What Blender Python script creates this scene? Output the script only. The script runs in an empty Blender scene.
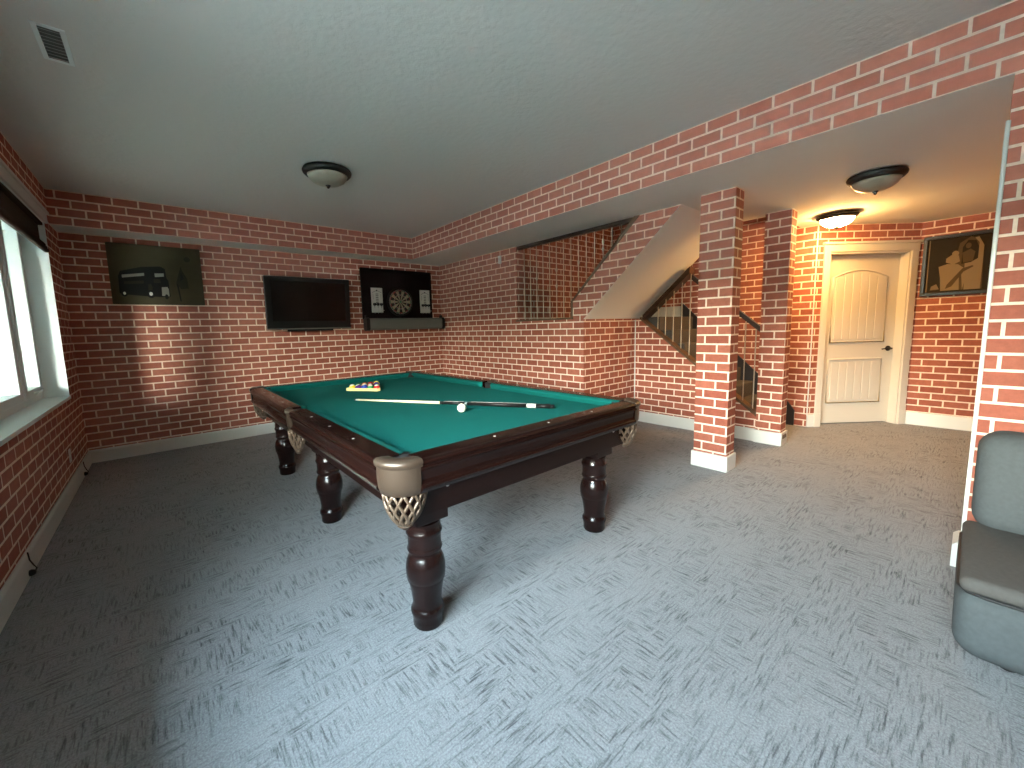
import bpy, bmesh, math, random
from mathutils import Vector, Matrix

random.seed(7)
S = bpy.context.scene
C = S.collection
PI = math.pi

# ------------------------------------------------------------------ materials
def nodes_of(m):
    m.use_nodes = True
    nt = m.node_tree
    return nt, nt.nodes, nt.links, nt.nodes.get('Principled BSDF')

def mat(name, col, rough=.6, metal=0., spec=.5, coat=0., noise=None, bump=None, emit=None):
    """noise=(scale, amount) mottles the colour a little; bump=(scale, strength)."""
    m = bpy.data.materials.new(name)
    nt, N, L, P = nodes_of(m)
    P.inputs['Base Color'].default_value = (*col, 1)
    P.inputs['Roughness'].default_value = rough
    P.inputs['Metallic'].default_value = metal
    P.inputs['Specular IOR Level'].default_value = spec
    P.inputs['Coat Weight'].default_value = coat
    if emit:
        P.inputs['Emission Color'].default_value = (*emit[0], 1)
        P.inputs['Emission Strength'].default_value = emit[1]
    tc = None
    if noise or bump:
        tc = N.new('ShaderNodeTexCoord')
    if noise:
        n = N.new('ShaderNodeTexNoise'); n.inputs['Scale'].default_value = noise[0]; n.inputs['Detail'].default_value = 4
        L.new(tc.outputs['Object'], n.inputs['Vector'])
        r = N.new('ShaderNodeValToRGB')
        a = noise[1]
        r.color_ramp.elements[0].color = (*[c * (1 - a) for c in col], 1)
        r.color_ramp.elements[1].color = (*[min(1, c * (1 + a)) for c in col], 1)
        r.color_ramp.elements[0].position = .3; r.color_ramp.elements[1].position = .7
        L.new(n.outputs['Fac'], r.inputs['Fac']); L.new(r.outputs['Color'], P.inputs['Base Color'])
    if bump:
        n = N.new('ShaderNodeTexNoise'); n.inputs['Scale'].default_value = bump[0]; n.inputs['Detail'].default_value = 5
        L.new(tc.outputs['Object'], n.inputs['Vector'])
        b = N.new('ShaderNodeBump'); b.inputs['Strength'].default_value = bump[1]; b.inputs['Distance'].default_value = .01
        L.new(n.outputs['Fac'], b.inputs['Height']); L.new(b.outputs['Normal'], P.inputs['Normal'])
    return m

def brick_mat(name, uo=0., vo=0., bw=.198, rh=.08):
    m = bpy.data.materials.new(name)
    nt, N, L, P = nodes_of(m)
    uv = N.new('ShaderNodeUVMap'); uv.uv_map = 'UVMap'
    mp = N.new('ShaderNodeMapping'); mp.inputs['Location'].default_value = (uo + 20 * bw, vo + 0.001, 0)
    L.new(uv.outputs['UV'], mp.inputs['Vector'])
    b = N.new('ShaderNodeTexBrick')
    b.offset = .5; b.offset_frequency = 2; b.squash = 1
    b.inputs['Scale'].default_value = 1
    b.inputs['Color1'].default_value = (.268, .078, .050, 1)
    b.inputs['Color2'].default_value = (.360, .122, .080, 1)
    b.inputs['Mortar'].default_value = (.82, .66, .53, 1)
    b.inputs['Mortar Size'].default_value = .0075
    b.inputs['Mortar Smooth'].default_value = .15
    b.inputs['Brick Width'].default_value = bw
    b.inputs['Row Height'].default_value = rh
    L.new(mp.outputs['Vector'], b.inputs['Vector'])
    n = N.new('ShaderNodeTexNoise'); n.inputs['Scale'].default_value = 22; n.inputs['Detail'].default_value = 6; n.inputs['Roughness'].default_value = .65
    L.new(mp.outputs['Vector'], n.inputs['Vector'])
    r = N.new('ShaderNodeValToRGB')
    r.color_ramp.elements[0].position = .25; r.color_ramp.elements[0].color = (.76, .76, .76, 1)
    r.color_ramp.elements[1].position = .75; r.color_ramp.elements[1].color = (1.15, 1.15, 1.15, 1)
    L.new(n.outputs['Fac'], r.inputs['Fac'])
    mx = N.new('ShaderNodeMix'); mx.data_type = 'RGBA'; mx.blend_type = 'MULTIPLY'; mx.inputs[0].default_value = 1
    L.new(b.outputs['Color'], mx.inputs[6]); L.new(r.outputs['Color'], mx.inputs[7])
    L.new(mx.outputs[2], P.inputs['Base Color'])
    P.inputs['Roughness'].default_value = .8
    P.inputs['Specular IOR Level'].default_value = .12
    bp = N.new('ShaderNodeBump'); bp.inputs['Strength'].default_value = .15; bp.inputs['Distance'].default_value = .003
    L.new(n.outputs['Fac'], bp.inputs['Height']); L.new(bp.outputs['Normal'], P.inputs['Normal'])
    return m

def carpet_mat():
    m = bpy.data.materials.new('streaked_carpet')
    nt, N, L, P = nodes_of(m)
    tc = N.new('ShaderNodeTexCoord')
    def noise(scale_xyz, detail=2., rough=.5, off=(0, 0, 0)):
        mp = N.new('ShaderNodeMapping'); mp.inputs['Scale'].default_value = scale_xyz; mp.inputs['Location'].default_value = off
        L.new(tc.outputs['Object'], mp.inputs['Vector'])
        n = N.new('ShaderNodeTexNoise'); n.inputs['Scale'].default_value = 1; n.inputs['Detail'].default_value = detail; n.inputs['Roughness'].default_value = rough
        L.new(mp.outputs['Vector'], n.inputs['Vector'])
        return n.outputs['Fac']
    def ramp(src, p0, p1, c0=0., c1=1.):
        r = N.new('ShaderNodeValToRGB')
        r.color_ramp.elements[0].position = p0; r.color_ramp.elements[0].color = (c0, c0, c0, 1)
        r.color_ramp.elements[1].position = p1; r.color_ramp.elements[1].color = (c1, c1, c1, 1)
        L.new(src, r.inputs['Fac']); return r.outputs['Color']
    def mix(f, a, b, mode='MIX'):
        x = N.new('ShaderNodeMix'); x.data_type = 'RGBA'; x.blend_type = mode
        if isinstance(f, float): x.inputs[0].default_value = f
        else: L.new(f, x.inputs[0])
        L.new(a, x.inputs[6]); L.new(b, x.inputs[7]); return x.outputs[2]
    sa = noise((9, 92, 1), 4, .68)
    sb = noise((92, 9, 1), 4, .68, (3.1, 7.7, 0))
    mask = ramp(noise((3.1, 7.4, 1), 2.5, .6, (5, 2, 0)), .47, .53)
    st = mix(mask, sa, sb)
    streak = ramp(st, .36, .52, .0, 1.)
    dens = ramp(noise((3.0, 3.0, 1), 2, .6, (9, 4, 0)), .30, .66, .30, .95)      # streaks fade in and out in patches
    fine = ramp(noise((150, 150, 1), 3, .7), .3, .7, .60, 1.18)
    lo = N.new('ShaderNodeRGB'); lo.outputs[0].default_value = (.052, .054, .058, 1)
    hi = N.new('ShaderNodeRGB'); hi.outputs[0].default_value = (.265, .265, .27, 1)
    full = mix(streak, lo.outputs[0], hi.outputs[0])
    base = mix(dens, hi.outputs[0], full)
    col = mix(1., base, fine, 'MULTIPLY')
    L.new(col, P.inputs['Base Color'])
    P.inputs['Roughness'].default_value = .95
    P.inputs['Specular IOR Level'].default_value = .1
    P.inputs['Sheen Weight'].default_value = .15
    b = N.new('ShaderNodeBump'); b.inputs['Strength'].default_value = .5; b.inputs['Distance'].default_value = .006
    hgt = mix(.35, streak, fine)
    L.new(hgt, b.inputs['Height']); L.new(b.outputs['Normal'], P.inputs['Normal'])
    return m

def wood_mat(name, c0, c1, rough=.25, scale=(3, 40, 40), coat=.3):
    m = bpy.data.materials.new(name)
    nt, N, L, P = nodes_of(m)
    tc = N.new('ShaderNodeTexCoord'); mp = N.new('ShaderNodeMapping'); mp.inputs['Scale'].default_value = scale
    L.new(tc.outputs['Object'], mp.inputs['Vector'])
    n = N.new('ShaderNodeTexNoise'); n.inputs['Scale'].default_value = 1; n.inputs['Detail'].default_value = 5; n.inputs['Distortion'].default_value = .6
    L.new(mp.outputs['Vector'], n.inputs['Vector'])
    r = N.new('ShaderNodeValToRGB'); r.color_ramp.elements[0].position = .3; r.color_ramp.elements[1].position = .7
    r.color_ramp.elements[0].color = (*c0, 1); r.color_ramp.elements[1].color = (*c1, 1)
    L.new(n.outputs['Fac'], r.inputs['Fac']); L.new(r.outputs['Color'], P.inputs['Base Color'])
    P.inputs['Roughness'].default_value = rough; P.inputs['Specular IOR Level'].default_value = .22; P.inputs['Coat Weight'].default_value = coat; P.inputs['Coat Roughness'].default_value = .15
    return m

def pane_mat():
    m = bpy.data.materials.new('window_glass')
    nt, N, L, P = nodes_of(m)
    N.remove(P)
    out = [n for n in N if n.type == 'OUTPUT_MATERIAL'][0]
    t = N.new('ShaderNodeBsdfTransparent'); t.inputs[0].default_value = (.93, .97, .96, 1)
    g = N.new('ShaderNodeBsdfGlossy'); g.inputs['Roughness'].default_value = .02
    x = N.new('ShaderNodeMixShader'); x.inputs[0].default_value = .06
    L.new(t.outputs[0], x.inputs[1]); L.new(g.outputs[0], x.inputs[2]); L.new(x.outputs[0], out.inputs[0])
    return m

M = dict(
    brick=brick_mat('brick_wallpaper'),
    brick_beam=brick_mat('brick_wallpaper_beam', uo=-.062 + .003),
    brick_column=brick_mat('brick_wallpaper_column', uo=.05),
    paint=mat('ceiling_paint', (.68, .68, .645), .9, spec=.2, bump=(26, .35)),
    soffit=mat('soffit_paint', (.78, .775, .71), .85, spec=.2),
    trim=mat('white_trim_paint', (.64, .65, .61), .4),
    trim_dull=mat('dusty_trim_paint', (.55, .54, .50), .5),
    carpet=carpet_mat(),
    mahogany=wood_mat('dark_mahogany', (.005, .0018, .0015), (.010, .0036, .0028), .17, (4, 50, 50), 0),
    mahogany_y=wood_mat('dark_mahogany_long', (.005, .0018, .0015), (.010, .0036, .0028), .17, (50, 4, 50), 0),
    legwood=wood_mat('dark_turned_wood', (.006, .0026, .0022), (.012, .005, .0043), .24, (30, 30, 4), .15),
    cloth=mat('green_billiard_cloth', (.0024, .098, .085), .95, spec=.1, bump=(900, .15)),
    leather=mat('bronze_leather', (.052, .036, .026), .34, metal=.4, bump=(220, .08)),
    netting=mat('bronze_netting', (.105, .072, .050), .38, metal=.4),
    black=mat('black_plastic', (.005, .005, .005), .4, spec=.25),
    hole=mat('pocket_liner', (.004, .004, .004), .9),
    pearl=mat('pearl_inlay', (.50, .49, .45), .25),
    steel=mat('brushed_steel', (.55, .55, .55), .3, metal=1),
    screen=mat('screen_glass', (.003, .0035, .0035), .16, spec=.22),
    greybar=mat('grey_plastic', (.125, .125, .110), .5, spec=.3),
    cherry=mat('very_dark_cherry', (.0075, .0025, .0025), .7, spec=.12, noise=(9, .25)),
    sisal_black=mat('dartboard_black', (.010, .010, .010), .8),
    sisal_cream=mat('dartboard_cream', (.34, .30, .20), .8),
    paper=mat('score_paper', (.62, .60, .55), .7),
    ink=mat('score_ink', (.05, .045, .045), .7),
    red=mat('dart_red', (.35, .02, .02), .6), greenp=mat('dart_green', (.02, .14, .04), .6),
    bronze=mat('oil_rubbed_bronze', (.010, .008, .007), .5, metal=.3),
    opal=mat('alabaster_glass', (.36, .33, .25), .35, noise=(9, .12)),
    opal_lit=mat('lit_alabaster_glass', (.6, .5, .35), .3, emit=((1., .55, .18), 310.)),
    fabric=mat('grey_sofa_fabric', (.075, .084, .086), .92, spec=.15, noise=(60, .08), bump=(700, .3)),
    fabric_warm=mat('taupe_sofa_fabric', (.078, .074, .069), .92, spec=.15, noise=(60, .08), bump=(700, .3)),
    piping=mat('black_piping', (.01, .01, .01), .7),
    shade=wood_mat('woven_dark_shade', (.020, .011, .006), (.045, .027, .014), .8, (6, 6, 220), 0),
    vinyl=mat('white_vinyl', (.80, .86, .85), .35),
    railwood=wood_mat('dark_rail_wood', (.020, .009, .006), (.045, .022, .014), .35, (40, 5, 40)),
    capwood=wood_mat('stained_cap_wood', (.075, .040, .020), (.13, .075, .040), .4, (40, 5, 40)),
    baluster=mat('satin_metal_baluster', (.46, .40, .31), .35, metal=.3),
    stairrug=mat('grey_stair_carpet', (.060, .052, .045), .95, noise=(80, .2), bump=(300, .5)),
    skirt=mat('dark_stair_skirt', (.012, .008, .007), .45),
    canvas=mat('canvas_olive', (.050, .040, .022), .95, spec=.08, noise=(5, .18)),
    canvas_dark=mat('print_black', (.006, .005, .005), .8, spec=.08),
    canvas_mid=mat('print_umber', (.019, .015, .009), .8, spec=.08),
    canvas_light=mat('print_grey', (.22, .205, .17), .8),
    canvas_white=mat('print_white', (.62, .58, .52), .8),
    sepia_dark=mat('sepia_dark', (.020, .014, .007), .7, spec=.1), sepia_mid=mat('sepia_mid', (.070, .047, .022), .7, spec=.1),
    sepia_light=mat('sepia_light', (.20, .15, .082), .7, spec=.1), sepia_pale=mat('sepia_pale', (.17, .125, .065), .7, spec=.1),
    frame=mat('black_picture_frame', (.010, .008, .007), .35),
    ivory=mat('ivory_ball', (.80, .76, .62), .12, coat=.5),
    maple=mat('pale_maple', (.78, .70, .46), .3, coat=.4),
    rackwood=mat('yellow_rack', (.80, .66, .26), .45),
    doorpaint=mat('cream_door_paint', (.62, .58, .50), .4),
    patio=mat('patio_concrete', (.62, .61, .57), .9, noise=(3, .2)),
    added_wall=mat('added_wall_pale', (.50, .56, .58), .9, noise=(12, .05)),
    added_roof=mat('added_roof_dark', (.09, .10, .10), .8, noise=(8, .2)),
    glass=pane_mat(),
    plate=mat('white_plate', (.75, .75, .72), .4),
)

# ------------------------------------------------------------------ mesh builder
class MB:
    def __init__(s): s.v = []; s.f = []; s.mi = []; s.sm = []; s.mats = []
    def m(s, name):
        mm = M[name] if isinstance(name, str) else name
        if mm not in s.mats: s.mats.append(mm)
        return s.mats.index(mm)
    def add(s, vs, fs, mt, smooth=False, T=None):
        o = len(s.v); k = s.m(mt)
        for p in vs:
            p = Vector(p)
            s.v.append(T @ p if T is not None else p)
        for f in fs:
            s.f.append([i + o for i in f]); s.mi.append(k); s.sm.append(smooth)
        return s
    def bm(s, b, mt, smooth=False, T=None):
        b.verts.index_update()
        return s.add([v.co.copy() for v in b.verts], [[v.index for v in f.verts] for f in b.faces], mt, smooth, T)
    def box(s, lo, hi, mt, bev=0., seg=2, T=None, smooth=False):
        b = bmesh.new(); bmesh.ops.create_cube(b, size=1)
        for v in b.verts:
            v.co = Vector([(lo[i] + hi[i]) / 2 + v.co[i] * (hi[i] - lo[i]) for i in range(3)])
        if bev: bmesh.ops.bevel(b, geom=b.edges[:], offset=bev, segments=seg, affect='EDGES', profile=.5)
        s.bm(b, mt, smooth or (bev > .02), T); b.free(); return s
    def prism(s, pts, axis, a, b, mt, mt_side=None, T=None, smooth_side=False):
        """pts: 2-D outline; axis: 'x' -> (y,z), 'y' -> (x,z), 'z' -> (x,y); extruded from a to b."""
        def P(u, w, h): return {'x': (h, u, w), 'y': (u, h, w), 'z': (u, w, h)}[axis]
        ar = sum(pts[i][0] * pts[(i + 1) % len(pts)][1] - pts[(i + 1) % len(pts)][0] * pts[i][1] for i in range(len(pts)))
        if ar < 0: pts = pts[::-1]
        n = len(pts)
        lo, hi = (a, b) if a < b else (b, a)
        if axis == 'y': lo, hi = hi, lo
        vs = [P(*p, lo) for p in pts] + [P(*p, hi) for p in pts]
        s.add(vs, [list(range(n))[::-1], list(range(n, 2 * n))], mt, False, T)
        s.add(vs, [[i, (i + 1) % n, n + (i + 1) % n, n + i] for i in range(n)], mt_side or mt, smooth_side, T)
        return s
    def lathe(s, prof, mt, seg=32, T=None, a0=0., a1=2 * PI, smooth=True):
        full = abs(a1 - a0 - 2 * PI) < 1e-6
        n = seg if full else seg + 1
        vs = []
        for r, z in prof:
            for k in range(n):
                a = a0 + (a1 - a0) * k / seg
                vs.append((r * math.cos(a), r * math.sin(a), z))
        fs = []
        for j in range(len(prof) - 1):
            for k in range(seg):
                k2 = (k + 1) % n if full else k + 1
                fs.append([j * n + k, j * n + k2, (j + 1) * n + k2, (j + 1) * n + k])
        if full:
            if prof[0][0] > 1e-5: fs.append(list(range(n))[::-1])
            if prof[-1][0] > 1e-5: fs.append([(len(prof) - 1) * n + k for k in range(n)])
        return s.add(vs, fs, mt, smooth, T)
    def tube(s, pts, r, mt, seg=8, T=None, caps=True, closed=False):
        pts = [Vector(p) for p in pts]; n = len(pts); vs = []
        rs = r if isinstance(r, (list, tuple)) else [r] * n
        up = None
        for i, p in enumerate(pts):
            if closed: t = pts[(i + 1) % n] - pts[i - 1]
            else: t = pts[min(i + 1, n - 1)] - pts[max(i - 1, 0)]
            t.normalize()
            if up is None:
                up = Vector((0, 0, 1)) if abs(t.z) < .9 else Vector((1, 0, 0))
            a = t.cross(up); 
            if a.length < 1e-6: a = t.orthogonal()
            a.normalize(); b = t.cross(a).normalized(); up = -b if False else up
            for k in range(seg):
                q = 2 * PI * k / seg
                vs.append(p + (a * math.cos(q) + b * math.sin(q)) * rs[i])
        fs = []
        for i in range(n if closed else n - 1):
            j = (i + 1) % n
            for k in range(seg):
                fs.append([i * seg + k, i * seg + (k + 1) % seg, j * seg + (k + 1) % seg, j * seg + k])
        if caps and not closed:
            fs.append(list(range(seg))[::-1]); fs.append([(n - 1) * seg + k for k in range(seg)])
        return s.add(vs, fs, mt, True, T)
    def build(s, name, parent=None, loc=None, uv=False, norm=True, sharp=None):
        me = bpy.data.meshes.new(name)
        me.from_pydata([tuple(v) for v in s.v], [], s.f)
        for mm in s.mats: me.materials.append(mm)
        for p, k, q in zip(me.polygons, s.mi, s.sm):
            p.material_index = k; p.use_smooth = q
        if norm:
            b = bmesh.new(); b.from_mesh(me)
            bmesh.ops.recalc_face_normals(b, faces=b.faces[:]); b.to_mesh(me); b.free()
        if uv:
            l = me.uv_layers.new(name='UVMap')
            for p in me.polygons:
                n = p.normal
                for li in p.loop_indices:
                    c = me.vertices[me.loops[li].vertex_index].co
                    if abs(n.z) > .7: w = (c.x, c.y)
                    else:
                        t = Vector((-n.y, n.x, 0)).normalized()
                        if abs(t.x) > abs(t.y):
                            if t.x < 0: t = -t
                        elif t.y > 0: t = -t
                        w = (c.x * t.x + c.y * t.y, c.z)
                    l.data[li].uv = w
        me.update()
        if sharp is not None:
            try: me.set_sharp_from_angle(angle=math.radians(sharp))
            except Exception: pass
        o = bpy.data.objects.new(name, me); C.objects.link(o)
        if loc: o.location = loc
        if parent: o.parent = parent
        return o

def tag(o, label, cat, group=None):
    o['label'] = label; o['category'] = cat
    if group: o['group'] = group
    return o
def thing(name, label, cat, loc=(0, 0, 0), rz=0., group=None):
    o = bpy.data.objects.new(name, None); C.objects.link(o); o.empty_display_size = .1
    o.location = loc; o.rotation_euler = (0, 0, rz)
    return tag(o, label, cat, group)
def struct(o):
    o['kind'] = 'structure'; return o
def dup(root, loc, rz=0., label=None):
    r = root.copy(); C.objects.link(r); r.location = loc; r.rotation_euler = (0, 0, rz)
    if label: r['label'] = label
    for ch in list(root.children):
        c = ch.copy(); C.objects.link(c); c.parent = r
        for g in list(ch.children):
            d = g.copy(); C.objects.link(d); d.parent = c
    return r
TR = Matrix.Translation
def RZ(a): return Matrix.Rotation(a, 4, 'Z')

# ------------------------------------------------------------------ dimensions
H, HS, BB = 2.72, 2.40, .138
XS, XR, X2, X3 = 3.82, 4.52, 5.64, 6.735        # beam face, stair wall, knee wall, far stair wall
YN, YSTUB, YREC, DS = -8.4, -5.95, -3.02, .345
W0, W1 = Vector((X3, -4.68, 0)), Vector((7.70, -5.452, 0))
YHALL = -6.9

# ------------------------------------------------------------------ room shell
b = MB(); b.box((-.28, YN - .15, -.12), (7.95, .15, 0), 'carpet'); struct(b.build('floor'))
b = MB(); b.box((-.28, YN - .15, H), (XS + .16, .15, H + .12), 'paint'); struct(b.build('ceiling'))
# lower ceiling of the hall and stair side, open above the stairs
b = MB()
b.box((XS + .15, YHALL - .15, HS), (XR + .12, 0, HS + .32), 'soffit')
b.box((XR + .12, YHALL - .15, HS), (7.95, -4.52, HS + .32), 'soffit')
b.box((XR + .12, -4.52, HS), (X2 + .12, -4.12, HS + .32), 'soffit')
struct(b.build('ceiling_hall'))
b = MB(); b.box((XR, -4.6, 4.9), (X3 + .15, 0, 5.0), 'soffit'); struct(b.build('ceiling_stairwell'))

# beams: brick face, painted underside
def beam(name, lo, hi, facing):
    b = MB(); bb = bmesh.new(); bmesh.ops.create_cube(bb, size=1)
    for v in bb.verts: v.co = Vector([(lo[i] + hi[i]) / 2 + v.co[i] * (hi[i] - lo[i]) for i in range(3)])
    bb.faces.ensure_lookup_table(); bb.normal_update()
    for f in bb.faces:
        b.add([v.co.copy() for v in f.verts], [list(range(len(f.verts)))], 'soffit' if abs(f.normal.z) > .5 else 'brick_beam')
    bb.free()
    return struct(b.build(name, uv=True))
beam('beam_right', (XS, YSTUB, HS), (XS + .15, 0, H), 'x')
beam('beam_back', (0, -DS, HS), (XS, 0, H), 'y')

# walls
b = MB(); b.box((-.28, 0, 0), (XR + .12, .15, H), 'brick'); struct(b.build('wall_back', uv=True))
b = MB(); b.box((-.28, YN - .15, 0), (XS + .15, YN, H), 'brick'); struct(b.build('wall_near', uv=True))
b = MB(); b.box((XS, YN, 0), (XS + .15, YSTUB, H), 'brick_beam'); struct(b.build('wall_right', uv=True))
b = MB(); b.box((XS + .15, YHALL - .15, 0), (7.95, YHALL, HS), 'brick'); struct(b.build('wall_hall_near', uv=True))
b = MB(); b.box((7.70, YHALL, 0), (7.85, W1.y, HS), 'brick'); struct(b.build('wall_hall_right', uv=True))
# left wall with its two window openings
WIN = [(-3.10, -.62, .795, 2.36), (-6.45, -4.35, .80, 2.36)]       # a window in view, and a wider one beside and behind the camera
b = MB()
ys = [YN] + [v for w in sorted(WIN) for v in w[:2]] + [0.]
for k in range(0, len(ys), 2): b.box((-.28, ys[k], 0), (0, ys[k + 1], H), 'brick')
for ya, yb, za, zb in WIN:
    b.box((-.28, ya, 0), (0, yb, za), 'brick'); b.box((-.28, ya, zb), (0, yb, H), 'brick')
struct(b.build('wall_left', uv=True))
# stair wall: full height, below the sill, sloped strip under the upper flight
SL0, SL1 = (YREC, 1.388), (-4.12, HS)                 # underside of the upper flight
TP0, TP1 = (-2.86, 1.60), (-3.70, HS)                 # top of the sloped strip
OY = -1.91
b = MB()
b.box((XR, OY, 0), (XR + .12, 0, HS), 'brick')
b.box((XR, YREC + .001, 0), (XR + .12, OY, 1.40), 'brick')
b.prism([(TP0[0], 1.388), TP0, TP1, SL1, SL0], 'x', XR, XR + .12, 'brick', 'soffit')
struct(b.build('wall_stair', uv=True))
b = MB(); b.box((XR + .001, YREC, 0), (X2 + .1, YREC + .12, 1.39), 'brick'); struct(b.build('wall_recess', uv=True))
# knee wall beside the lower flight, sloped top
KT0, KT1 = (YREC - .10, 1.375), (-4.70, .09)
def kz(y): return KT0[1] + (y - KT0[0]) * (KT1[1] - KT0[1]) / (KT1[0] - KT0[0])
b = MB(); b.prism([(YREC, 0), (YREC, 1.375), KT0, (-4.476, kz(-4.476)), (-4.476, 0)], 'x', X2, X2 + .1, 'brick'); struct(b.build('wall_knee', uv=True))
b = MB(); b.box((X3, W0.y, 0), (X3 + .15, 0, 4.9), 'brick'); struct(b.build('wall_stairwell_far', uv=True))
b = MB(); b.box((XR + .12, OY, 0), (X3, OY + .12, 4.9), 'brick'); struct(b.build('wall_stairwell_back', uv=True))
b = MB(); b.box((XR - .02, -4.52, HS + .32), (XR + .1, OY, 4.9), 'brick'); b.box((XR, -4.64, HS + .32), (X3, -4.52, 4.9), 'brick'); struct(b.build('wall_stairwell_upper', uv=True))

# diagonal wall with the door
D = (W1 - W0); DL = D.length; D.normalize()
ang = math.atan2(D.y, D.x)
TD = TR(W0) @ RZ(ang)                                  # local x along the wall, local +y into the wall
S0, S1, DT = .155, 1.125, 2.085                        # door opening
b = MB()
for lo, hi in (((0, 0, 0), (S0, .14, HS)), ((S1, 0, 0), (DL, .14, HS)), ((S0, 0, DT), (S1, .14, HS))):
    b.box(lo, hi, 'brick', T=TD)
b.box((S0 - .1, .15, 0), (S1 + .1, .25, HS), 'brick', T=TD)  # added panel behind the door, stops daylight leaking in under it
struct(b.build('wall_door', uv=True))

# two brick columns with white plinth boards
def column(name, x0, x1, y0, y1):
    b = MB(); b.box((x0, y0, 0), (x1, y1, HS), 'brick_column'); o = struct(b.build(name, uv=True))
    p = MB(); p.box((x0 - .016, y0 - .016, 0), (x1 + .016, y1 + .016, BB), 'trim', bev=.004); p.build('plinth', o)
    return o
column('pillar', 4.42, 4.595, -4.61, -4.335)
column('pillar.001', 5.61, 5.79, -4.70, -4.475)

# baseboards
def baseboard(name, p0, p1, inward, h=BB, t=.016, mt='trim'):
    p0, p1, n = Vector(p0), Vector(p1), Vector(inward).normalized()
    d = p1 - p0; L_ = d.length; a = math.atan2(d.y, d.x)
    sgn = 1 if (Matrix.Rotation(a, 2) @ Vector((0, 1))).dot(n.to_2d()) > 0 else -1
    b = MB()
    prof = [(0, 0), (t * sgn, 0), (t * sgn, h - .02), (t * .7 * sgn, h - .008), (t * .45 * sgn, h), (0, h)]
    b.prism(prof, 'x', 0, L_, mt, T=TR(p0) @ RZ(a))
    return struct(b.build(name))
baseboard('baseboard_back', (0, 0, 0), (XR, 0, 0), (0, -1, 0))
baseboard('baseboard_left', (0, YN, 0), (0, -.016, 0), (1, 0, 0))
baseboard('baseboard_near', (0, YN, 0), (XS, YN, 0), (0, 1, 0))
baseboard('baseboard_stair', (XR, 0, 0), (XR, YREC - .016, 0), (-1, 0, 0))
baseboard('baseboard_recess', (XR, YREC, 0), (X2, YREC, 0), (0, -1, 0))
baseboard('baseboard_knee', (X2, YREC, 0), (X2, -4.475, 0), (-1, 0, 0))
baseboard('baseboard_right', (XS, YN, 0), (XS, YSTUB, 0), (-1, 0, 0))
baseboard('baseboard_stub', (XS - .016, YSTUB, 0), (XS + .166, YSTUB, 0), (0, 1, 0), t=.036)
baseboard('baseboard_hall', (7.70, W1.y, 0), (7.70, YHALL, 0), (-1, 0, 0), .15)
baseboard('baseboard_door', W0, W0 + D * .09, (-D.y * -1, -D.x, 0), .15)
# thin corner beads
def bead(name, x, y, z0, z1, r=.008, mt='trim'):
    b = MB(); b.box((x - r, y - r, z0), (x + r, y + r, z1), mt, bev=.003); return struct(b.build(name))
bead('trim_1', X2 - .002, YREC - .004, BB, 1.37, .007)
bead('trim_2', W0.x - .002, W0.y - .004, BB, HS, .006)
b = MB(); b.box((XS - .004, YSTUB - .004, BB - .02), (XS + .016, YSTUB + .012, 2.20), 'trim', bev=.004); struct(b.build('trim_3'))

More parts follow.
